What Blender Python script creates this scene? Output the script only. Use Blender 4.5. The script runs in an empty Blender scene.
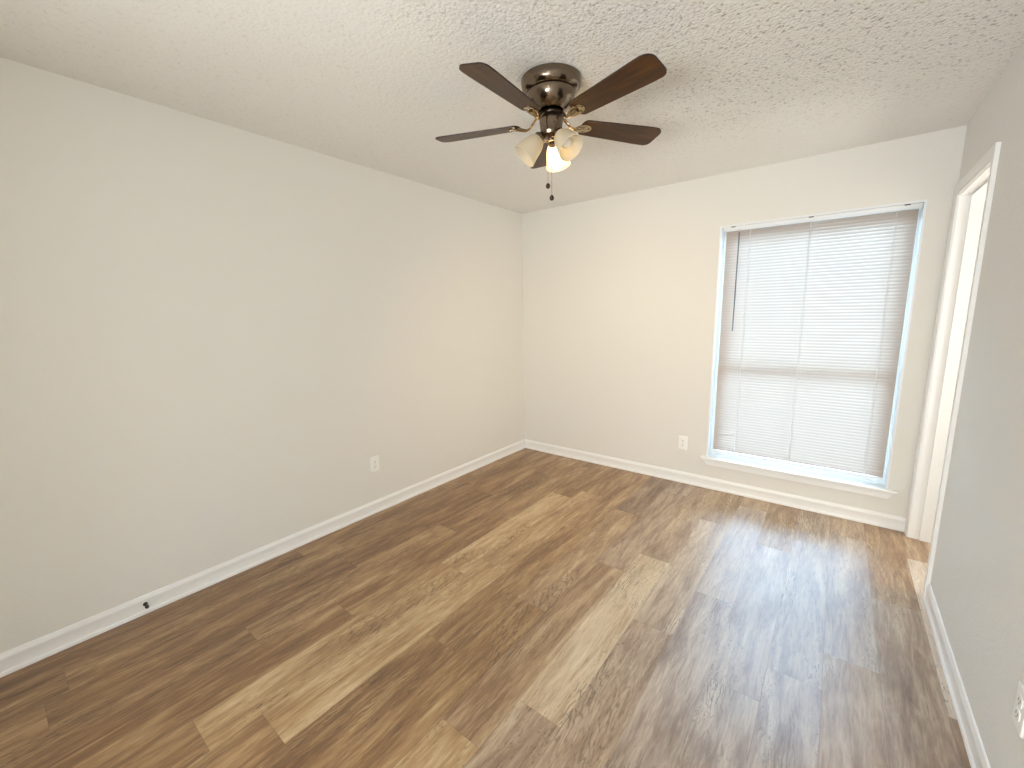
import bpy, bmesh, math, random
from mathutils import Vector, Matrix

S = bpy.context.scene
C = S.collection
PI = math.pi

# ------------------------------------------------------------------ camera
CAM = (2.6154, -3.5662, 1.4364)
YAW, PITCH, ROLL, FPX = -0.66201, -0.16326, -0.01661, 417.70
def cam_axes(y, p, r):
    f = Vector((math.sin(y)*math.cos(p), math.cos(y)*math.cos(p), math.sin(p)))
    rt = Vector((math.cos(y), -math.sin(y), 0)); up = rt.cross(f)
    return math.cos(r)*rt + math.sin(r)*up, -math.sin(r)*rt + math.cos(r)*up, f
ax, ay, af = cam_axes(YAW, PITCH, ROLL)
cd = bpy.data.cameras.new('camera'); cam = bpy.data.objects.new('camera', cd); C.objects.link(cam)
cd.sensor_fit = 'HORIZONTAL'; cd.sensor_width = 36; cd.lens = FPX*36/1024
cd.clip_start = 0.02
m = Matrix((ax, ay, -af)).transposed().to_4x4(); m.translation = Vector(CAM)
cam.matrix_world = m
S.camera = cam

# ------------------------------------------------------------------ world, lights, exposure
WORLD_L = 62.0
BULB_L = 1400.0
HALL_FILL_W = 168.0
SIDE_FILL_W = 24.0
w = bpy.data.worlds.new('sky'); S.world = w; w.use_nodes = True
bg = w.node_tree.nodes['Background']
bg.inputs['Color'].default_value = (0.44, 0.71, 1.0, 1); bg.inputs['Strength'].default_value = WORLD_L
S.view_settings.view_transform = 'Standard'; S.view_settings.look = 'None'
S.view_settings.gamma = 1; S.view_settings.use_curve_mapping = False
S.view_settings.exposure = -0.07
ld = bpy.data.lights.new('hall_fill', 'AREA'); ld.shape = 'RECTANGLE'; ld.size = 1.9; ld.size_y = 0.9
ld.energy = HALL_FILL_W; ld.color = (0.92, 0.965, 1.0)
lo = bpy.data.objects.new('hall_fill', ld); C.objects.link(lo)
lo.location = (2.1, -6.2, 0.7); lo.rotation_euler = (PI/2 + 0.72, 0, 0)      # added fill behind the camera, shines toward +y through the rear opening
bd = bpy.data.lights.new('side_room_fill', 'AREA'); bd.shape = 'RECTANGLE'; bd.size = 1.2; bd.size_y = 0.7
bd.energy = SIDE_FILL_W; bd.color = (1.0, 0.96, 0.90)
bo = bpy.data.objects.new('side_room_fill', bd); C.objects.link(bo)
bo.location = (4.15, -0.42, 1.35); bo.rotation_euler = (0, PI/2, 0)       # added fill, unseen beyond the doorway, shines toward -x

# ------------------------------------------------------------------ room numbers (metres)
W, H = 3.083, 2.44
YB = -4.5                                    # rear wall, behind the camera
WX0, WX1, WZ0, WZ1 = 1.846, 2.964, 0.262, 2.070      # window opening
DY0, DY1, DZ = -0.765, -0.088, 2.052                 # door opening in right wall

# ------------------------------------------------------------------ helpers
def link(name, me, mat=None, parent=None):
    o = bpy.data.objects.new(name, me); C.objects.link(o)
    if mat: me.materials.append(mat)
    if parent: o.parent = parent
    return o
def bm_obj(name, bm, mat=None, parent=None, smooth=False, sharp=0.6):
    me = bpy.data.meshes.new(name)
    bmesh.ops.recalc_face_normals(bm, faces=bm.faces)
    if smooth:
        for f in bm.faces: f.smooth = True
        for e in bm.edges:
            if len(e.link_faces) == 2 and e.calc_face_angle(0) > sharp: e.smooth = False
    bm.to_mesh(me); bm.free()
    return link(name, me, mat, parent)
def box(bm, x0, x1, y0, y1, z0, z1, bev=0):
    g = bmesh.ops.create_cube(bm, size=1)
    for v in g['verts']:
        v.co = Vector(((x0+x1)/2 + v.co.x*(x1-x0), (y0+y1)/2 + v.co.y*(y1-y0), (z0+z1)/2 + v.co.z*(z1-z0)))
    if bev:
        es = list({e for v in g['verts'] for e in v.link_edges})
        bmesh.ops.bevel(bm, geom=es, offset=bev, segments=2, profile=0.7, affect='EDGES')
def lathe(bm, prof, n=48, mat=None, cap0=False, cap1=False):
    mat = mat or Matrix()
    rings = []
    for r, z in prof:
        if r < 1e-6: rings.append([bm.verts.new(mat @ Vector((0, 0, z)))]); continue
        rings.append([bm.verts.new(mat @ Vector((r*math.cos(2*PI*k/n), r*math.sin(2*PI*k/n), z))) for k in range(n)])
    for a, b in zip(rings, rings[1:]):
        for k in range(n):
            k2 = (k+1) % n
            if len(a) == 1 and len(b) == 1: break
            if len(a) == 1: bm.faces.new((a[0], b[k], b[k2]))
            elif len(b) == 1: bm.faces.new((a[k], b[0], a[k2]))
            else: bm.faces.new((a[k], b[k], b[k2], a[k2]))
    if cap0 and len(rings[0]) > 1: bm.faces.new(rings[0])
    if cap1 and len(rings[-1]) > 1: bm.faces.new(rings[-1])
def tube(bm, pts, rad, n=10, flat=1.0):
    pts = [Vector(p) for p in pts]; rings = []
    rad = rad if isinstance(rad, (list, tuple)) else [rad]*len(pts)
    up = Vector((0, 0, 1))
    for i, p in enumerate(pts):
        t = (pts[min(i+1, len(pts)-1)] - pts[max(i-1, 0)]).normalized()
        ref = up if abs(t.dot(up)) < 0.95 else Vector((1, 0, 0))
        a = t.cross(ref).normalized(); b = a.cross(t).normalized()
        rings.append([bm.verts.new(p + rad[i]*(math.cos(2*PI*k/n)*a + flat*math.sin(2*PI*k/n)*b)) for k in range(n)])
    for r0, r1 in zip(rings, rings[1:]):
        for k in range(n):
            bm.faces.new((r0[k], r1[k], r1[(k+1) % n], r0[(k+1) % n]))
    bm.faces.new(rings[0]); bm.faces.new(rings[-1])
def prism(bm, pts2, f, t0, t1):
    """extrude the closed outline pts2 (a,b) from t0 to t1; f(a,b,t) -> point"""
    A = [bm.verts.new(f(a, b, t0)) for a, b in pts2]; B = [bm.verts.new(f(a, b, t1)) for a, b in pts2]
    n = len(pts2)
    for k in range(n): bm.faces.new((A[k], A[(k+1) % n], B[(k+1) % n], B[k]))
    bm.faces.new(A); bm.faces.new(B[::-1])
def empty(name, loc=(0, 0, 0), rot=(0, 0, 0), parent=None):
    o = bpy.data.objects.new(name, None); C.objects.link(o); o.location = loc; o.rotation_euler = rot
    o.empty_display_size = 0.1
    if parent: o.parent = parent
    return o
def tag(o, label, cat, group=None):
    o['label'] = label; o['category'] = cat
    if group: o['group'] = group
    return o
def struct(o, label=None, cat=None):
    o['kind'] = 'structure'
    if label: o['label'] = label
    if cat: o['category'] = cat
    return o

# ------------------------------------------------------------------ materials
def srgb(r, g, b):
    f = lambda c: (c/255/12.92) if c/255 <= 0.04045 else ((c/255+0.055)/1.055)**2.4
    return (f(r), f(g), f(b), 1)
class NT:
    def __init__(s, name):
        s.m = bpy.data.materials.new(name); s.m.use_nodes = True; s.t = s.m.node_tree
        s.p = s.t.nodes['Principled BSDF']; s.out = s.t.nodes['Material Output']
    def n(s, kind, **kw):
        nd = s.t.nodes.new(kind)
        for k, v in kw.items():
            if k in nd.inputs.keys() and not hasattr(nd, k): nd.inputs[k].default_value = v
            else: setattr(nd, k, v)
        return nd
    def l(s, a, b): s.t.links.new(a, b)
    def noise(s, vec, scale, detail=2, rough=0.5, dist=0.0):
        nd = s.t.nodes.new('ShaderNodeTexNoise'); s.l(vec, nd.inputs['Vector'])
        nd.inputs['Scale'].default_value = scale; nd.inputs['Detail'].default_value = detail
        nd.inputs['Roughness'].default_value = rough; nd.inputs['Distortion'].default_value = dist
        return nd.outputs['Fac']
    def math(s, op, a, b=None, c=None, clamp=False):
        nd = s.t.nodes.new('ShaderNodeMath'); nd.operation = op; nd.use_clamp = clamp
        for i, v in enumerate((a, b, c)):
            if v is None: continue
            if isinstance(v, (int, float)): nd.inputs[i].default_value = v
            else: s.l(v, nd.inputs[i])
        return nd.outputs[0]
    def ramp(s, fac, stops, interp='LINEAR'):
        nd = s.t.nodes.new('ShaderNodeValToRGB'); s.l(fac, nd.inputs[0]); cr = nd.color_ramp; cr.interpolation = interp
        cr.elements[0].position, cr.elements[0].color = stops[0][0], stops[0][1]
        cr.elements[1].position, cr.elements[1].color = stops[-1][0], stops[-1][1]
        for pos, col in stops[1:-1]:
            e = cr.elements.new(pos); e.color = col
        return nd.outputs['Color']
    def mix(s, fac, a, b, mode='MIX'):
        nd = s.t.nodes.new('ShaderNodeMix'); nd.data_type = 'RGBA'; nd.blend_type = mode
        for i, v in ((0, fac), (6, a), (7, b)):
            if isinstance(v, (int, float)): nd.inputs[i].default_value = v
            elif isinstance(v, tuple): nd.inputs[i].default_value = v
            else: s.l(v, nd.inputs[i])
        return nd.outputs[2]
    def bump(s, h, strength, dist):
        nd = s.t.nodes.new('ShaderNodeBump'); s.l(h, nd.inputs['Height'])
        nd.inputs['Strength'].default_value = strength; nd.inputs['Distance'].default_value = dist
        s.l(nd.outputs[0], s.p.inputs['Normal']); return nd
    def obj_co(s):
        return s.t.nodes.new('ShaderNodeTexCoord').outputs['Object']
    def setp(s, **kw):
        for k, v in kw.items(): s.p.inputs[k.replace('_', ' ')].default_value = v

def wall_mat(name, col, bumpd, scale):
    q = NT(name); co = q.obj_co(); q.setp(Base_Color=col, Roughness=0.72); q.p.inputs['Specular IOR Level'].default_value = 0.3
    n1 = q.noise(co, scale, 3, 0.55); n2 = q.noise(co, scale*0.3, 2)
    h = q.math('ADD', n1, q.math('MULTIPLY', n2, 0.6))
    q.bump(h, 0.6, bumpd)
    return q.m
M_wall = wall_mat('wall_paint', (0.785, 0.765, 0.712, 1), 0.0010, 55)
M_wall_tex = wall_mat('orange_peel_wall_paint', (0.80, 0.795, 0.765, 1), 0.0045, 75)

q = NT('popcorn_ceiling'); co = q.obj_co(); q.setp(Roughness=0.9); q.p.inputs['Specular IOR Level'].default_value = 0.1
v = q.t.nodes.new('ShaderNodeTexVoronoi'); q.l(co, v.inputs['Vector']); v.inputs['Scale'].default_value = 75; v.inputs['Randomness'].default_value = 1
n1 = q.noise(co, 95, 4, 0.6); n2 = q.noise(co, 38, 2)
h = q.math('ADD', q.math('MULTIPLY', q.math('SUBTRACT', 0.6, v.outputs['Distance']), 0.8), q.math('ADD', n1, q.math('MULTIPLY', n2, 0.5)))
sc_ = q.t.nodes.new('ShaderNodeSeparateXYZ'); q.l(co, sc_.inputs[0])
mx = q.math('MULTIPLY', q.math('SUBTRACT', sc_.outputs[0], 1.2), 1.1, clamp=True)      # mask fades relief and speckle to left and back, imitating glare there
my = q.math('MULTIPLY', q.math('SUBTRACT', -0.45, sc_.outputs[1]), 1.4, clamp=True)
msk = q.math('ADD', 0.18, q.math('MULTIPLY', q.math('MULTIPLY', mx, my), 0.82))
h = q.math('MULTIPLY', h, msk)
q.bump(h, 1.0, 0.0055)
pit_shade = q.ramp(q.noise(co, 62, 3, 0.6), [(0.34, (0.50, 0.48, 0.44, 1)), (0.42, (0.85, 0.835, 0.79, 1)), (1.0, (0.86, 0.845, 0.80, 1))])  # dark speckle paints the shade between the grains into the colour
pit_shade = q.mix(msk, (0.84, 0.825, 0.78, 1), pit_shade); q.l(pit_shade, q.p.inputs['Base Color']); M_ceil = q.m

q = NT('white_trim_paint'); q.setp(Base_Color=(0.89, 0.885, 0.865, 1), Roughness=0.38); M_trim = q.m
q = NT('white_window_vinyl'); q.setp(Base_Color=(0.84, 0.86, 0.87, 1), Roughness=0.35); M_vinyl = q.m
q = NT('white_plastic'); q.setp(Base_Color=(0.92, 0.91, 0.88, 1), Roughness=0.3); M_plast = q.m
q = NT('dark_slot'); q.setp(Base_Color=(0.03, 0.028, 0.025, 1), Roughness=0.6); M_slot = q.m
q = NT('screw_metal'); q.setp(Base_Color=(0.55, 0.53, 0.5, 1), Roughness=0.35, Metallic=1.0); M_screw = q.m

# vinyl plank floor: every plank carries a tone and a seed in a colour attribute
q = NT('vinyl_plank_floor')
at = q.t.nodes.new('ShaderNodeAttribute'); at.attribute_name = 'plank'
sp = q.t.nodes.new('ShaderNodeSeparateColor'); q.l(at.outputs['Color'], sp.inputs[0])
tone, seed, hue = sp.outputs[0], sp.outputs[1], sp.outputs[2]
uvn = q.t.nodes.new('ShaderNodeUVMap'); uvn.uv_map = 'edge'
co = q.obj_co()
sx = q.t.nodes.new('ShaderNodeSeparateXYZ'); q.l(co, sx.inputs[0])
def grainco(kx, ky, off):
    cb = q.t.nodes.new('ShaderNodeCombineXYZ')
    q.l(q.math('MULTIPLY', sx.outputs[0], kx), cb.inputs[0])
    q.l(q.math('ADD', q.math('MULTIPLY', sx.outputs[1], ky), q.math('MULTIPLY', seed, 37.0+off)), cb.inputs[1])
    q.l(q.math('MULTIPLY', seed, 91.0), cb.inputs[2]); return cb.outputs[0]
broad = q.noise(grainco(15, 2.0, 0), 1.0, 3, 0.55, 0.7)
mid = q.noise(grainco(52, 5.5, 5), 1.0, 4, 0.6, 1.2)
fine = q.noise(grainco(150, 15, 9), 1.0, 3, 0.65, 0.5)
tick = q.noise(grainco(85, 22, 3), 1.0, 3, 0.7, 1.6)
f = q.math('ADD', q.math('MULTIPLY', broad, 0.72), q.math('MULTIPLY', mid, 0.50))
f = q.math('ADD', f, q.math('MULTIPLY', fine, 0.34))
f = q.math('SUBTRACT', f, 0.225)
f = q.math('ADD', f, q.math('MULTIPLY', q.math('SUBTRACT', tone, 0.5), 0.55), clamp=True)
c_w = q.ramp(f, [(0.10, srgb(90, 59, 32)), (0.34, srgb(143, 107, 69)), (0.50, srgb(176, 142, 99)), (0.66, srgb(203, 175, 134)), (0.88, srgb(226, 205, 168))])
c_g = q.ramp(f, [(0.10, srgb(108, 88, 74)), (0.34, srgb(156, 134, 116)), (0.50, srgb(186, 165, 145)), (0.66, srgb(208, 190, 170)), (0.88, srgb(226, 212, 194))])
col = q.mix(hue, c_w, c_g)
tk = q.ramp(tick, [(0.36, (1, 1, 1, 1)), (0.43, (0, 0, 0, 1))])
tmask = q.ramp(q.noise(grainco(7, 1.7, 21), 1.0, 2), [(0.46, (0, 0, 0, 1)), (0.62, (1, 1, 1, 1))])
tkm = q.mix(1.0, tk, tmask, 'MULTIPLY')
bw = q.t.nodes.new('ShaderNodeRGBToBW'); q.l(tkm, bw.inputs[0])
col = q.mix(q.math('MULTIPLY', bw.outputs[0], 0.62), col, srgb(80, 62, 46))
# knots / cathedral figure
wv = q.t.nodes.new('ShaderNodeTexWave'); wv.wave_type = 'RINGS'; wv.rings_direction = 'Z'; q.l(grainco(9, 1.6, 13), wv.inputs['Vector'])
wv.inputs['Scale'].default_value = 3.2; wv.inputs['Distortion'].default_value = 11.0; wv.inputs['Detail'].default_value = 3; wv.inputs['Detail Scale'].default_value = 1.6
wr = q.ramp(wv.outputs['Fac'], [(0.0, (1, 1, 1, 1)), (0.30, (0, 0, 0, 1))])
wm = q.ramp(q.noise(grainco(4.5, 1.1, 31), 1.0, 1), [(0.55, (0, 0, 0, 1)), (0.65, (1, 1, 1, 1))])
bw2 = q.t.nodes.new('ShaderNodeRGBToBW'); q.l(q.mix(1.0, wr, wm, 'MULTIPLY'), bw2.inputs[0])
col = q.mix(q.math('MULTIPLY', bw2.outputs[0], 0.62), col, srgb(86, 66, 48))
# bevelled plank edges
su = q.t.nodes.new('ShaderNodeSeparateXYZ'); q.l(uvn.outputs[0], su.inputs[0])
edge = q.math('MINIMUM', su.outputs[0], su.outputs[1])           # metres to the nearest plank edge
em = q.math('SUBTRACT', 1.0, q.math('DIVIDE', edge, 0.0016), clamp=True)
col = q.mix(q.math('MULTIPLY', em, 0.45), col, srgb(96, 76, 58))
q.l(col, q.p.inputs['Base Color'])
q.setp(Roughness=0.36, IOR=1.75); q.p.inputs['Specular IOR Level'].default_value = 0.48
rr = q.math('ADD', 0.30, q.math('MULTIPLY', mid, 0.16)); q.l(rr, q.p.inputs['Roughness'])
hh = q.math('SUBTRACT', q.math('MULTIPLY', q.math('ADD', fine, mid), 0.5), q.math('MULTIPLY', em, 1.2))
q.bump(hh, 0.35, 0.0012)
M_floor = q.m

# fan materials
q = NT('brushed_bronze'); co = q.obj_co(); q.setp(Base_Color=(0.20, 0.155, 0.115, 1), Metallic=1.0, Roughness=0.17)
q.p.inputs['Anisotropic'].default_value = 0.5
M_bronze = q.m
q = NT('dark_bronze'); q.setp(Base_Color=(0.05, 0.035, 0.025, 1), Metallic=0.8, Roughness=0.3); M_dark = q.m
q = NT('polished_bronze_bracket'); q.setp(Base_Color=(0.40, 0.31, 0.19, 1), Metallic=1.0, Roughness=0.12); M_iron = q.m
q = NT('walnut_blade'); co = q.obj_co()
mp = q.t.nodes.new('ShaderNodeMapping'); q.l(co, mp.inputs[0]); mp.inputs['Scale'].default_value = (3, 38, 20)
g = q.noise(mp.outputs[0], 1.0, 5, 0.6, 1.0)
q.l(q.ramp(g, [(0.25, srgb(40, 22, 9)), (0.5, srgb(68, 41, 16)), (0.8, srgb(98, 62, 25))]), q.p.inputs['Base Color'])
q.setp(Roughness=0.38); q.p.inputs['Specular IOR Level'].default_value = 0.3; M_walnut = q.m
q = NT('blade_edge'); q.setp(Base_Color=srgb(38, 18, 12), Roughness=0.4); M_bedge = q.m

def glass_shade(name):
    q = NT(name); q.t.nodes.remove(q.p)
    d = q.t.nodes.new('ShaderNodeBsdfDiffuse'); d.inputs[0].default_value = (0.92, 0.89, 0.82, 1)
    t = q.t.nodes.new('ShaderNodeBsdfTranslucent'); t.inputs[0].default_value = (0.93, 0.88, 0.76, 1)
    g = q.t.nodes.new('ShaderNodeBsdfGlossy'); g.inputs['Roughness'].default_value = 0.2
    m1 = q.t.nodes.new('ShaderNodeMixShader'); m1.inputs[0].default_value = 0.78
    m2 = q.t.nodes.new('ShaderNodeMixShader'); m2.inputs[0].default_value = 0.05
    q.l(d.outputs[0], m1.inputs[1]); q.l(t.outputs[0], m1.inputs[2])
    q.l(m1.outputs[0], m2.inputs[1]); q.l(g.outputs[0], m2.inputs[2]); q.l(m2.outputs[0], q.out.inputs[0])
    return q.m
M_shade = glass_shade('frosted_white_glass')
q = NT('lit_bulb'); q.setp(Base_Color=(1, 0.95, 0.85, 1)); q.p.inputs['Emission Color'].default_value = (1.0, 0.72, 0.38, 1); q.p.inputs['Emission Strength'].default_value = BULB_L; M_bulb = q.m
q = NT('unlit_bulb_glass'); q.setp(Base_Color=(0.85, 0.82, 0.75, 1), Roughness=0.25); M_bulb0 = q.m

# blind slats: thin translucent vinyl
q = NT('white_vinyl_slat'); q.t.nodes.remove(q.p)
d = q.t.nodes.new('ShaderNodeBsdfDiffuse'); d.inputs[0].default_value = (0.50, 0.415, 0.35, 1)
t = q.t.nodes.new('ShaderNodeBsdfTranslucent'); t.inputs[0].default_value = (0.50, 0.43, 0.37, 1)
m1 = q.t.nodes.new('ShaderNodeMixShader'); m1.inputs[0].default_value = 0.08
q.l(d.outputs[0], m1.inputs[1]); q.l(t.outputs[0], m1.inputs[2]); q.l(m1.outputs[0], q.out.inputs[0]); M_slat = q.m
q = NT('white_cord'); q.setp(Base_Color=(0.74, 0.72, 0.69, 1), Roughness=0.7); M_cord = q.m
q = NT('grey_clear_wand'); q.setp(Base_Color=(0.13, 0.13, 0.14, 1), Roughness=0.45); M_wand = q.m
q = NT('window_glass'); q.t.nodes.remove(q.p)
tr = q.t.nodes.new('ShaderNodeBsdfTransparent'); tr.inputs[0].default_value = (0.93, 0.96, 0.97, 1)
gl = q.t.nodes.new('ShaderNodeBsdfGlossy'); gl.inputs['Roughness'].default_value = 0.02
fr = q.t.nodes.new('ShaderNodeFresnel'); fr.inputs[0].default_value = 1.45
m1 = q.t.nodes.new('ShaderNodeMixShader'); q.l(fr.outputs[0], m1.inputs[0]); q.l(tr.outputs[0], m1.inputs[1]); q.l(gl.outputs[0], m1.inputs[2]); q.l(m1.outputs[0], q.out.inputs[0]); M_glass = q.m
q = NT('concrete_path'); co = q.obj_co(); n = q.noise(co, 3, 4)
q.l(q.ramp(n, [(0.3, (0.36, 0.35, 0.33, 1)), (0.7, (0.50, 0.49, 0.46, 1))]), q.p.inputs['Base Color']); q.setp(Roughness=0.9); M_conc = q.m

# ------------------------------------------------------------------ floor (one surface of planks)
PW, PL, X0 = 0.1805, 1.22, 1.7815
ends = {0: -1.265, 1: -1.818, 2: -1.43, 3: -1.955, 4: -1.757, 5: -1.53, 6: -2.18, 7: -1.62, -1: -1.49, -2: -0.805, -3: -1.25,
        -4: -1.88, -5: -2.045, -6: -1.39, -7: -0.52, -8: -1.148, -9: -2.3, -10: -1.28}
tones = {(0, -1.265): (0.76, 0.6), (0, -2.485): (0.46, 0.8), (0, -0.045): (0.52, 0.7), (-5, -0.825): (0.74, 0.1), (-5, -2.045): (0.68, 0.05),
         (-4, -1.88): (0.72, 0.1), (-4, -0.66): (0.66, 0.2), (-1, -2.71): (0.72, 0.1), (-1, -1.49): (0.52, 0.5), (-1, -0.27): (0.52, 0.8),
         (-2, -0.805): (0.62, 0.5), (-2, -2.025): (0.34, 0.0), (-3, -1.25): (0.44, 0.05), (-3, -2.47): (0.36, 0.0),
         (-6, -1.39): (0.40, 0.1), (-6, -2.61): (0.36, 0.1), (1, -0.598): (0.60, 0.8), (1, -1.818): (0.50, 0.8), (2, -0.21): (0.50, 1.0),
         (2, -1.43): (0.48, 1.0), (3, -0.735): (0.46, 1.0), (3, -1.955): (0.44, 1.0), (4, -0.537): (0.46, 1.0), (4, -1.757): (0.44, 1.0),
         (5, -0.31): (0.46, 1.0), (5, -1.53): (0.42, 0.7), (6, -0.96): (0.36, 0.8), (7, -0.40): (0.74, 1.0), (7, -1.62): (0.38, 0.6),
         (-4, -3.10): (0.34, 0.0), (-5, -3.265): (0.36, 0.1), (-2, -3.245): (0.45, 0.1)}  # second value greys right-hand planks, bluish window light put into their colour
rnd = random.Random(7)
bm = bmesh.new(); cl = bm.loops.layers.color.new('plank') if hasattr(bm.loops.layers, 'color') else None; uv = bm.loops.layers.uv.new('edge')
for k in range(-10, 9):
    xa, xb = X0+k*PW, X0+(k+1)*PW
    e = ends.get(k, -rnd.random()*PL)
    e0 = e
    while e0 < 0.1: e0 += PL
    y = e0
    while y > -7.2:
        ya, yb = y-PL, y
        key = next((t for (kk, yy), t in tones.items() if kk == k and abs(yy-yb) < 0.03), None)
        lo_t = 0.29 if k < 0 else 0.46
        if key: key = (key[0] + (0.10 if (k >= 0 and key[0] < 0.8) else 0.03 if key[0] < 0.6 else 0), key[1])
        tone, hue = key if key else (lo_t + rnd.random()*0.30, (rnd.random()*0.3 if k < -2 else 0.5 + rnd.random()*0.5))  # greyer to the right, bluish daylight painted into the planks
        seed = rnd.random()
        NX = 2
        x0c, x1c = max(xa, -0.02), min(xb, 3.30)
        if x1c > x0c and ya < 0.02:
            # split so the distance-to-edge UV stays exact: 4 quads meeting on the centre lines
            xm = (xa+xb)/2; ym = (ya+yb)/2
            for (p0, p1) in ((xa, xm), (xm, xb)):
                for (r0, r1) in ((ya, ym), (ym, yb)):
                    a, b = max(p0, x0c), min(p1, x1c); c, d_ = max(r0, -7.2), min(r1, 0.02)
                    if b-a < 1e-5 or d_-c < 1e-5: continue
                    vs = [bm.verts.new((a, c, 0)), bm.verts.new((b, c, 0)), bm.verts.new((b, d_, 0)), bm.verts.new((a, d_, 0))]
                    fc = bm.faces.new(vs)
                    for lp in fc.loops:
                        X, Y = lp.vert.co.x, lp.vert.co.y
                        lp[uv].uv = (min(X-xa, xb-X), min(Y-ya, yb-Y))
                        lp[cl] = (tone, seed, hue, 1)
        y = ya
me = bpy.data.meshes.new('floor'); bm.to_mesh(me); bm.free()
fl = link('floor', me, M_floor)
struct(fl)
bm = bmesh.new(); box(bm, -0.15, 4.3, -7.2, 0.17, -0.12, -0.002)
struct(bm_obj('trim_1', bm, M_conc), 'concrete slab under the plank floor')

# ------------------------------------------------------------------ walls, ceiling
bm = bmesh.new(); box(bm, -0.15, 4.3, -7.2, 0.17, H, H+0.12); struct(bm_obj('ceiling', bm, M_ceil))
bm = bmesh.new(); box(bm, -0.15, 0, -7.2, 0.17, 0, H); struct(bm_obj('wall_left', bm, M_wall))
def wall_y(name, y0, y1, xa, xb, hx0, hx1, hz0, hz1, mat):
    bm = bmesh.new()
    box(bm, xa, hx0, y0, y1, 0, H); box(bm, hx1, xb, y0, y1, 0, H)
    if hz0 > 0: box(bm, hx0, hx1, y0, y1, 0, hz0)
    box(bm, hx0, hx1, y0, y1, hz1, H)
    return struct(bm_obj(name, bm, mat))
wall_y('wall_back', 0, 0.17, 0, 4.3, WX0, WX1, WZ0, WZ1, M_wall)
wall_y('wall_rear', YB-0.1, YB, 0, W, 1.2, 3.0, 0, 2.26, M_wall)  # unseen opening, its edges set to steer the added fill light
bm = bmesh.new()
box(bm, W, W+0.11, YB-0.1, DY0-0.019, 0, H); box(bm, W, W+0.11, DY1+0.019, 0, 0, H); box(bm, W, W+0.11, DY0-0.019, DY1+0.019, DZ+0.019, H)
struct(bm_obj('wall_right', bm, M_wall_tex))
# hallway behind the camera and closet behind the doorway, so nothing leaks
bm = bmesh.new(); box(bm, 0, W+0.11, -7.2, -7.1, 0, H); struct(bm_obj('wall_hallway', bm, M_wall))
bm = bmesh.new(); box(bm, W, W+0.11, -7.1, YB-0.1, 0, H); struct(bm_obj('wall_hallway_end', bm, M_wall))
bm = bmesh.new(); box(bm, 4.2, 4.3, -1.6, 0, 0, H); box(bm, W+0.11, 4.2, -1.7, -1.6, 0, H); struct(bm_obj('wall_closet', bm, M_wall))
bm = bmesh.new(); box(bm, W+0.217, 4.2, -1.6, 0, -0.002, 0.0005); struct(bm_obj('floor_closet', bm, M_conc))

# baseboards with shoe moulding
prof = [(0, 0), (0.016, 0), (0.0158, 0.008), (0.0145, 0.014), (0.0105, 0.0185), (0.010, 0.020), (0.010, 0.064), (0.0115, 0.069), (0.0110, 0.078), (0.0065, 0.086), (0.0055, 0.091), (0.002, 0.094), (0, 0.094)]
def baseboard(name, f, t0, t1):
    bm = bmesh.new(); prism(bm, prof, f, t0, t1); return struct(bm_obj(name, bm, M_trim, smooth=True, sharp=0.5))
baseboard('baseboard_left', lambda a, b, t: Vector((a, t, b)), YB, 0)
baseboard('baseboard_back', lambda a, b, t: Vector((t, -a, b)), 0.0, W)
baseboard('baseboard_right', lambda a, b, t: Vector((W-a, t, b)), YB, DY0-0.062)

# ------------------------------------------------------------------ doorway in the right wall
bm = bmesh.new(); xj = W+0.112
box(bm, W-0.001, xj, DY1, DY1+0.019, 0, DZ+0.019); box(bm, W-0.001, xj, DY0-0.019, DY0, 0, DZ+0.019); box(bm, W-0.001, xj, DY0, DY1, DZ, DZ+0.019)
d1 = struct(bm_obj('door_1', bm, M_trim))
bm = bmesh.new(); x0, x1 = W+0.046, W+0.112
box(bm, x0, x1, DY1-0.011, DY1, 0, DZ, 0.001); box(bm, x0, x1, DY0, DY0+0.011, 0, DZ, 0.001); box(bm, x0, x1, DY0+0.011, DY1-0.011, DZ-0.011, DZ, 0.001)
bm_obj('door_stop_strip', bm, M_trim, d1)
# casing: moulded profile, width cw, mitred at the head
cw = 0.060; cprof = [(0, 0), (0.0, 0.009), (0.004, 0.0115), (0.018, 0.0125), (0.022, 0.0105), (0.027, 0.0135), (0.045, 0.0155), (0.060, 0.0155), (0.060, 0)]   # (from the opening outwards, projection)
rv = 0.004
def casing(name, path, parent, X=W, sgn=-1):
    bm = bmesh.new(); rings = []
    for fn in path: rings.append([bm.verts.new(fn(a, b)) for a, b in cprof])
    n = len(cprof)
    for r0, r1 in zip(rings, rings[1:]):
        for k in range(n): bm.faces.new((r0[k], r0[(k+1) % n], r1[(k+1) % n], r1[k]))
    bm.faces.new(rings[0]); bm.faces.new(rings[-1])
    return bm_obj(name, bm, M_trim, parent)
casing('door_casing', [lambda a, b: Vector((W-b, DY0-rv+0-a, 0)), lambda a, b: Vector((W-b, DY0-rv-a, DZ+rv+a)),
                       lambda a, b: Vector((W-b, DY1+rv+a, DZ+rv+a)), lambda a, b: Vector((W-b, DY1+rv+a, 0))], d1)

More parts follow.
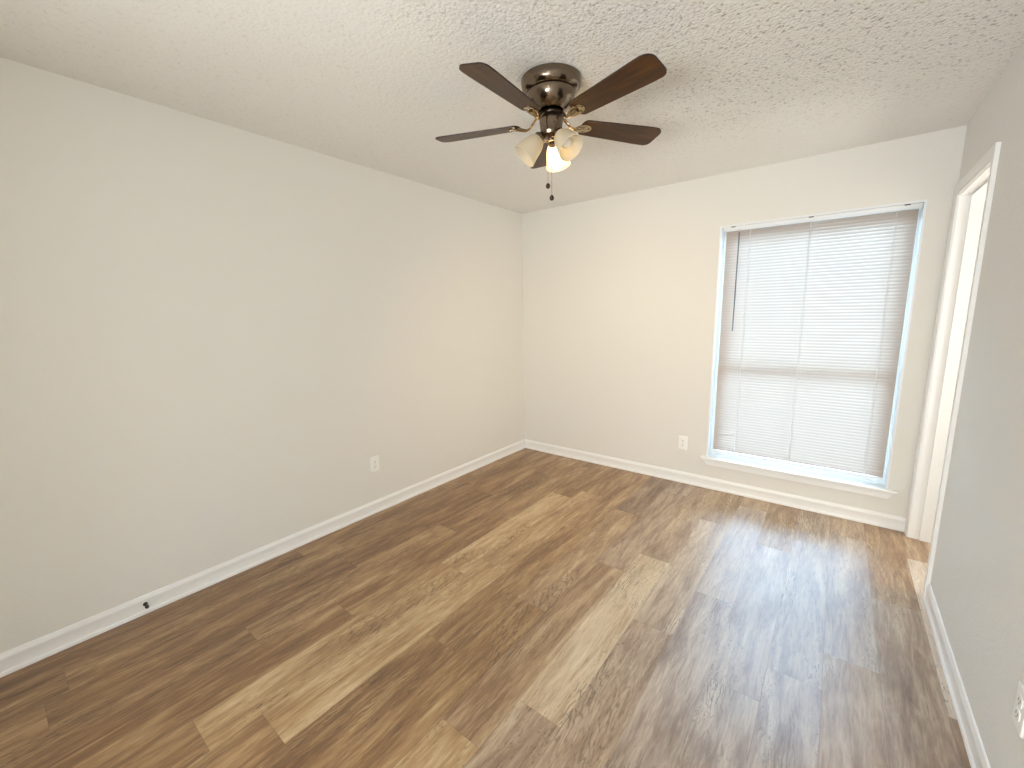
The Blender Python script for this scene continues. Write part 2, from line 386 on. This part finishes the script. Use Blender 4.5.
# ------------------------------------------------------------------ window: lined opening, sashes, glass, stool, apron
win = empty('window_1', ((WX0+WX1)/2, 0.06, WZ0)); struct(win)
def wpart(name, bm, mat):
    o = bm_obj(name, bm, mat); o.parent = win; o.matrix_parent_inverse = Matrix.Translation(-Vector(win.location)); return o
bm = bmesh.new()
box(bm, WX0, WX0+0.012, -0.002, 0.168, WZ0+0.002, WZ1); box(bm, WX1-0.012, WX1, -0.002, 0.168, WZ0+0.002, WZ1); box(bm, WX0+0.012, WX1-0.012, -0.002, 0.168, WZ1-0.012, WZ1)
wpart('reveal_lining', bm, M_vinyl)
bm = bmesh.new(); fx0, fx1, fz0, fz1 = WX0+0.012, WX1-0.012, WZ0+0.004, WZ1-0.012
for a in ((fx0, fx0+0.035, fz0, fz1), (fx1-0.035, fx1, fz0, fz1), (fx0+0.035, fx1-0.035, fz1-0.035, fz1), (fx0+0.035, fx1-0.035, fz0, fz0+0.035)):
    box(bm, a[0], a[1], 0.095, 0.160, a[2], a[3], 0.002)
wpart('window_frame', bm, M_vinyl)
MR = 1.02
for nm, (y0, y1), (za, zb) in (('upper_sash', (0.132, 0.152), (MR-0.02, fz1-0.035)), ('lower_sash', (0.106, 0.128), (fz0+0.035, MR+0.02))):
    bm = bmesh.new(); a, b = fx0+0.035, fx1-0.035; t = 0.036
    box(bm, a, a+t, y0, y1, za, zb, .002); box(bm, b-t, b, y0, y1, za, zb, .002); box(bm, a+t, b-t, y0, y1, za, za+t+.006, .002); box(bm, a+t, b-t, y0, y1, zb-t-.006, zb, .002)
    s = wpart(nm, bm, M_vinyl)
    bm = bmesh.new(); box(bm, a+t-0.004, b-t+0.004, (y0+y1)/2-0.002, (y0+y1)/2+0.002, za+t, zb-t)
    g = bm_obj('glass_pane', bm, M_glass); g.parent = s
bm = bmesh.new()   # stool with rounded nose
st = [(0.165, 0.0), (-0.030, 0.0), (-0.034, -0.003), (-0.035, -0.007), (-0.034, -0.011), (-0.030, -0.014), (0.0, -0.014), (0.165, -0.014)]
zs = WZ0+0.006
box(bm, WX0+0.0, WX1-0.0, -0.0, 0.165, zs-0.014, zs)
prism(bm, [(-0.0005, 0.0), (-0.038, 0.0), (-0.042, -0.003), (-0.043, -0.007), (-0.042, -0.011), (-0.038, -0.014), (-0.0005, -0.014)], lambda a, b, t: Vector((t, a, zs+b)), 1.812, 3.008)
wpart('window_sill', bm, M_trim)
bm = bmesh.new()   # apron moulding whose ends are cut back at an angle
za1, za0 = zs-0.014, zs-0.066
prism(bm, [(1.818, za1), (3.002, za1), (2.965, za0), (1.855, za0)], lambda a, b, t: Vector((a, t, b)), -0.016, 0.0)
prism(bm, [(1.816, za1), (3.004, za1), (2.998, za1-0.014), (1.822, za1-0.014)], lambda a, b, t: Vector((a, t, b)), -0.022, -0.016)
wpart('window_apron', bm, M_trim)

# ------------------------------------------------------------------ mini blind
BX0, BX1 = 1.887, 2.934; BY = 0.030
bl = empty('window_blind', ((BX0+BX1)/2, BY, 0.30))
tag(bl, 'white mini blind lowered over the tall window with slats tilted shut', 'blind')
def bpart(name, bm, mat, parent=None, smooth=False):
    o = bm_obj(name, bm, mat, smooth=smooth); p = parent or bl; o.parent = p
    if p is bl: o.matrix_parent_inverse = Matrix.Translation(-Vector(bl.location))
    return o
bm = bmesh.new()
prism(bm, [(-0.013, 0), (-0.013, 0.025), (-0.0115, 0.0262), (0.0115, 0.0262), (0.013, 0.025), (0.013, 0), (0.011, 0), (0.011, 0.020), (-0.011, 0.020), (-0.011, 0)],
      lambda a, b, t: Vector((t, BY-0.006+a, 2.031+b)), BX0-0.018, BX1+0.012)
bpart('headrail', bm, M_vinyl)
PITCHS = 0.0212; ztop = 2.016; TILT = math.radians(68)
bm = bmesh.new(); n_sl = 0; z = ztop
while z > 0.336:
    sag = 0.0006*math.sin(n_sl*1.7)
    row0 = []; row1 = []
    for j in range(5):
        s = (j/4-0.5)*0.025; crown = 0.0016*(1-(2*j/4-1)**2)
        yy = -s*math.cos(TILT) - crown*math.sin(TILT)          # s>0 is the room-side edge, hanging low
        zz = -s*math.sin(TILT) + crown*math.cos(TILT)
        row0.append(bm.verts.new((BX0, BY+yy, z+zz+sag))); row1.append(bm.verts.new((BX1, BY+yy, z+zz-sag)))
    for j in range(4): bm.faces.new((row0[j], row1[j], row1[j+1], row0[j+1]))
    z -= PITCHS; n_sl += 1
for f_ in bm.faces: f_.smooth = True
bpart('slats', bm, M_slat, smooth=True)
zb = z+PITCHS-0.020
bm = bmesh.new(); box(bm, BX0, BX1, BY-0.011, BY+0.011, zb-0.008, zb+0.006, 0.003); bpart('bottom_rail', bm, M_vinyl)
for x in (2.045, 2.405, 2.835):
    bm = bmesh.new()
    for y in (BY-0.0130, BY+0.0130): tube(bm, [(x, y, 2.035), (x, y, zb)], 0.0010, 6)
    tube(bm, [(x+0.004, BY-0.0145, 2.035), (x+0.004, BY-0.0145, zb)], 0.0009, 6)
    bpart('ladder_cord', bm, M_cord)
bm = bmesh.new(); tube(bm, [(1.977, BY-0.026, 2.012), (1.976, BY-0.030, 1.290)], 0.0042, 6); wd = bpart('tilt_wand', bm, M_wand)
bm = bmesh.new(); tube(bm, [(1.977, BY-0.016, 2.036), (1.977, BY-0.025, 2.028), (1.977, BY-0.026, 2.010)], 0.0022, 6); bpart('wand_hook', bm, M_screw)
for x in (1.934, 2.405, 2.880):
    bm = bmesh.new(); box(bm, x-0.014, x+0.014, BY-0.024, BY+0.008, 2.0572, 2.0578, 0); box(bm, x-0.014, x+0.014, BY-0.0245, BY-0.0225, 2.052, 2.0578)
    bpart('mounting_clip', bm, M_dark)

# ------------------------------------------------------------------ outlets
def make_outlet():
    r = empty('wall_outlet')                              # local: X across, Z up, front faces -Y
    bm = bmesh.new(); w2, h2 = 0.035, 0.0575
    pts = [(-w2, 0), (-w2, -0.002), (-w2+0.004, -0.0055), (w2-0.004, -0.0055), (w2, -0.002), (w2, 0)]
    box(bm, -w2, w2, -0.0055, 0.0, -h2, h2)
    es = [e for e in bm.edges if all(abs(v.co.y+0.0055) < 1e-6 for v in e.verts)]
    bmesh.ops.bevel(bm, geom=es, offset=0.0035, segments=3, profile=0.6, affect='EDGES')
    bm_obj('cover_plate', bm, M_plast, r)
    for s in (-1, 1):
        bm = bmesh.new(); cz = s*0.0195
        n = 24; ring = []
        for k in range(n):
            a = 2*PI*k/n; px = 0.0172*math.cos(a); pz = max(-0.0135, min(0.0135, 0.0172*math.sin(a))); ring.append((px, pz+cz))
        prism(bm, ring, lambda a, b, t: Vector((a, t, b)), -0.0078, -0.004)
        rc = bm_obj('receptacle', bm, M_plast, r)
        bm = bmesh.new()
        box(bm, -0.0075, -0.0052, -0.0081, -0.0070, cz-0.002, cz+0.0075); box(bm, 0.0052, 0.0075, -0.0081, -0.0070, cz-0.001, cz+0.0065)
        lathe(bm, [(0.0024, -0.0005), (0.0024, 0.0005)], 12, Matrix.Translation((0, -0.0076, cz-0.0075)) @ Matrix.Rotation(PI/2, 4, 'X'), True, True)
        bm_obj('slots', bm, M_slot, rc)
    bm = bmesh.new(); lathe(bm, [(0.0032, 0), (0.0030, 0.0008), (0.0, 0.0011)], 14, Matrix.Translation((0, -0.0055, 0)) @ Matrix.Rotation(PI/2, 4, 'X'), True)
    bm_obj('screw', bm, M_screw, r)
    return r
def copy_tree(o, parent=None):
    c = o.copy(); C.objects.link(c)
    if parent: c.parent = parent
    for ch in list(o.children): copy_tree(ch, c)
    return c
ol = make_outlet(); spots = [((0, -1.872, 0.372), PI/2, 'white duplex outlet on the long left wall above its baseboard'),
    ((1.659, 0, 0.349), 0, 'white duplex outlet on the back wall left of the window sill'),
    ((W, -2.012, 0.395), -PI/2, 'white duplex outlet low on the right wall at the photo edge')]
for i, (loc, rz, lab) in enumerate(spots):
    o = ol if i == 0 else copy_tree(ol)
    o.location = loc; o.rotation_euler = (0, 0, rz); tag(o, lab, 'outlet', 'duplex wall outlets')

# ------------------------------------------------------------------ door stop on the left baseboard
ds = empty('door_stop', (0.0103, -3.218, 0.050))
tag(ds, 'small dark spring door stop sticking out of the left baseboard', 'door stop')
Rx = Matrix.Rotation(PI/2, 4, 'Y')
bm = bmesh.new(); lathe(bm, [(0.0, 0.0), (0.0095, 0.0), (0.0095, 0.002), (0.005, 0.005), (0.0, 0.005)], 20, Rx); bm_obj('base', bm, M_dark, ds, True)
bm = bmesh.new(); pts = []
for k in range(8*10+1):
    a = 2*PI*k/10; pts.append((0.004+0.026*k/80, 0.0048*math.cos(a), 0.0048*math.sin(a)))
tube(bm, pts, 0.0012, 6); bm_obj('spring', bm, M_dark, ds, True)
bm = bmesh.new(); lathe(bm, [(0.0, 0.028), (0.0078, 0.028), (0.0082, 0.034), (0.0070, 0.040), (0.0, 0.042)], 20, Rx); bm_obj('rubber_tip', bm, M_slot, ds, True)

# ------------------------------------------------------------------ ceiling fan with light kit
FX, FY = 1.537, -1.872
fan = empty('ceiling_fan', (FX, FY, H))
tag(fan, 'bronze hugger ceiling fan with five walnut blades, three-shade light kit', 'ceiling fan')
def P(name, bm, mat, parent=fan, smooth=True, sharp=0.5): return bm_obj(name, bm, mat, parent, smooth, sharp)
Z = lambda z: z-H
bm = bmesh.new()
lathe(bm, [(0.0, Z(2.4395)), (0.126, Z(2.4395)), (0.130, Z(2.436)), (0.1305, Z(2.428)), (0.129, Z(2.420)), (0.127, Z(2.405)), (0.120, Z(2.392)), (0.112, Z(2.386)), (0.106, Z(2.3845)), (0.0, Z(2.3845))], 72)
P('canopy', bm, M_bronze)
bm = bmesh.new()
lathe(bm, [(0.104, Z(2.3845)), (0.107, Z(2.380)), (0.106, Z(2.372)), (0.101, Z(2.355)), (0.091, Z(2.337)), (0.078, Z(2.323)), (0.064, Z(2.313)), (0.056, Z(2.309)), (0.0, Z(2.309))], 72)
P('motor_housing', bm, M_bronze)
bm = bmesh.new()
lathe(bm, [(0.044, Z(2.309)), (0.044, Z(2.302)), (0.058, Z(2.300)), (0.060, Z(2.296)), (0.058, Z(2.291)), (0.046, Z(2.288)), (0.040, Z(2.282)), (0.0, Z(2.282))], 56)
P('flywheel', bm, M_dark)
bm = bmesh.new()
lathe(bm, [(0.041, Z(2.283)), (0.050, Z(2.278)), (0.0515, Z(2.270)), (0.049, Z(2.255)), (0.047, Z(2.232)), (0.050, Z(2.224)), (0.046, Z(2.214)), (0.030, Z(2.206)), (0.014, Z(2.203)), (0.012, Z(2.196)), (0.0, Z(2.193))], 56)
P('switch_housing', bm, M_bronze)

# blades
def blade_outline():
    pts = []; L0, L1 = 0.142, 0.553
    # lower side, rounded tip, upper side, rounded root; width grows outwards
    def hw(x): t = (x-L0)/(L1-L0); return 0.047 + 0.0165*min(1, t*1.25)
    for k in range(13): x = L0+0.022+(L1-0.045-L0-0.022)*k/12; pts.append((x, -hw(x)))
    hwid = hw(L1-0.045)
    for k in range(1, 9):                      # near corner radius
        a = -PI/2 + (PI/2)*k/8; pts.append((L1-0.040+0.040*math.cos(a)-0.004, -hwid+0.036+0.036*math.sin(a)))
    for k in range(0, 9):
        a = (PI/2)*k/8; pts.append((L1-0.030+0.030*math.cos(a)-0.008, hwid-0.030+0.030*math.sin(a)))
    for k in range(12, -1, -1): x = L0+0.022+(L1-0.045-L0-0.022)*k/12; pts.append((x, hw(x)))
    for k in range(1, 8):
        a = PI/2 + PI*k/8; pts.append((L0+0.022+0.022*math.cos(a), 0.047*math.sin(a)))
    return pts
OUT = blade_outline()
BZ = Z(2.268)
ANG0 = -87.6; PIT = math.radians(-12)
def make_blade():
    b = bmesh.new(); prism(b, OUT, lambda a, c, t: Vector((a, c, t)), -0.0028, 0.0028)
    me = bpy.data.meshes.new('fan_blade'); bmesh.ops.recalc_face_normals(b, faces=b.faces)
    for fc in b.faces:
        if abs(fc.normal.z) < 0.5: fc.material_index = 1
    b.to_mesh(me); b.free(); me.materials.append(M_walnut); me.materials.append(M_bedge)
    o = bpy.data.objects.new('fan_blade', me); C.objects.link(o)
    # iron: swooping arm from the flywheel to a plate screwed under the blade
    b = bmesh.new()
    tube(b, [(0.050, 0, 0.026), (0.066, 0, 0.022), (0.082, 0, 0.006), (0.096, 0, -0.010), (0.114, 0, -0.016), (0.136, 0, -0.012), (0.160, 0, -0.006)],
         [0.0075, 0.0085, 0.0080, 0.0075, 0.0085, 0.0110, 0.0120], 12, 0.6)
    for sgn in (-1, 1):
        tube(b, [(0.110, 0, -0.0155), (0.130, sgn*0.014, -0.010), (0.150, sgn*0.020, -0.0065), (0.168, sgn*0.019, -0.0055)], [0.006, 0.006, 0.007, 0.006], 10, 0.6)
    pl = [(0.148, -0.020), (0.166, -0.026), (0.184, -0.021), (0.195, -0.009), (0.198, 0), (0.195, 0.009), (0.184, 0.021), (0.166, 0.026), (0.148, 0.020), (0.140, 0)]
    prism(b, pl, lambda a, c, t: Vector((a, c, t)), -0.0062, -0.0030)
    for (sx_, sy_) in ((0.166, -0.017), (0.166, 0.017), (0.186, 0)):
        lathe(b, [(0.005, -0.0060), (0.0045, -0.0085), (0.0, -0.0092)], 12, Matrix.Translation((sx_, sy_, 0)))
    i_ = bm_obj('blade_bracket', b, M_iron, o, True, 0.8)
    return o
bl0 = make_blade()
for k in range(5):
    o = bl0 if k == 0 else copy_tree(bl0)
    o.parent = fan; o.location = (0, 0, BZ)
    o.rotation_mode = 'QUATERNION'
    o.rotation_quaternion = (Matrix.Rotation(math.radians(ANG0+72*k), 3, 'Z') @ Matrix.Rotation(PIT, 3, 'X')).to_quaternion()

# three light arms: sockets, glass shades, bulbs
TD = math.radians(47)                       # shade axis below the horizontal
for i, ang in enumerate((-136, -14, 106)):
    a = math.radians(ang); d = Vector((math.cos(a)*math.cos(TD), math.sin(a)*math.cos(TD), -math.sin(TD)))
    r0 = Vector((math.cos(a)*0.030, math.sin(a)*0.030, Z(2.228)))
    Mx = Matrix.Translation(r0) @ d.to_track_quat('Z', 'Y').to_matrix().to_4x4()
    bm = bmesh.new(); lathe(bm, [(0.012, 0.0), (0.013, 0.012), (0.022, 0.020), (0.0265, 0.026), (0.0275, 0.038), (0.025, 0.041), (0.0, 0.041)], 32, Mx)
    P('lamp_socket', bm, M_bronze if i < 2 else M_iron)
    s0 = 0.036
    prof_s = [(0.026, 0.0), (0.031, 0.006), (0.038, 0.018), (0.0435, 0.036), (0.0475, 0.056), (0.0515, 0.076), (0.0560, 0.094), (0.0575, 0.100)]
    inner = [(r-0.0025, z+0.0005) for r, z in prof_s[::-1]]
    bm = bmesh.new(); lathe(bm, [(r, z+s0) for r, z in prof_s] + [(r, z+s0) for r, z in inner], 48, Mx)
    sh = P('lamp_shade', bm, M_shade)
    if i == 2: sh['label'] = 'frosted glass shade glowing with its lit bulb'
    bm = bmesh.new(); lathe(bm, [(0.0, 0.040), (0.013, 0.040), (0.013, 0.055), (0.020, 0.068), (0.0235, 0.078), (0.0250, 0.087), (0.0225, 0.098), (0.015, 0.107), (0.0, 0.110)], 28, Mx)
    bb = P('light_bulb', bm, M_bulb if i == 2 else M_bulb0)
    if i == 2: bb['label'] = 'lit warm light bulb'
# pull chains with fobs
for (dx, dy, zb_, zt) in ((-0.019, 0.004, 2.012, 2.206), (0.006, -0.004, 1.955, 2.200)):
    bm = bmesh.new(); zz = zt; n = 0
    tube(bm, [(dx, dy, Z(zt)), (dx, dy, Z(zb_+0.010))], 0.0007, 5)
    while zz > zb_+0.012:
        bmesh.ops.create_icosphere(bm, subdivisions=1, radius=0.0014, matrix=Matrix.Translation((dx, dy, Z(zz)))); zz -= 0.0042
    ch = P('pull_chain', bm, M_iron)
    bm = bmesh.new(); lathe(bm, [(0.0, 0.013), (0.003, 0.012), (0.0075, 0.007), (0.0105, 0.0), (0.009, -0.007), (0.005, -0.011), (0.0, -0.0125)], 20, Matrix.Translation((dx, dy, Z(zb_))))
    P('chain_fob', bm, M_dark, ch)

# ------------------------------------------------------------------ outside ground
bm = bmesh.new(); box(bm, -12, 16, 0.171, 22, -0.35, -0.20); struct(bm_obj('ground', bm, M_conc))
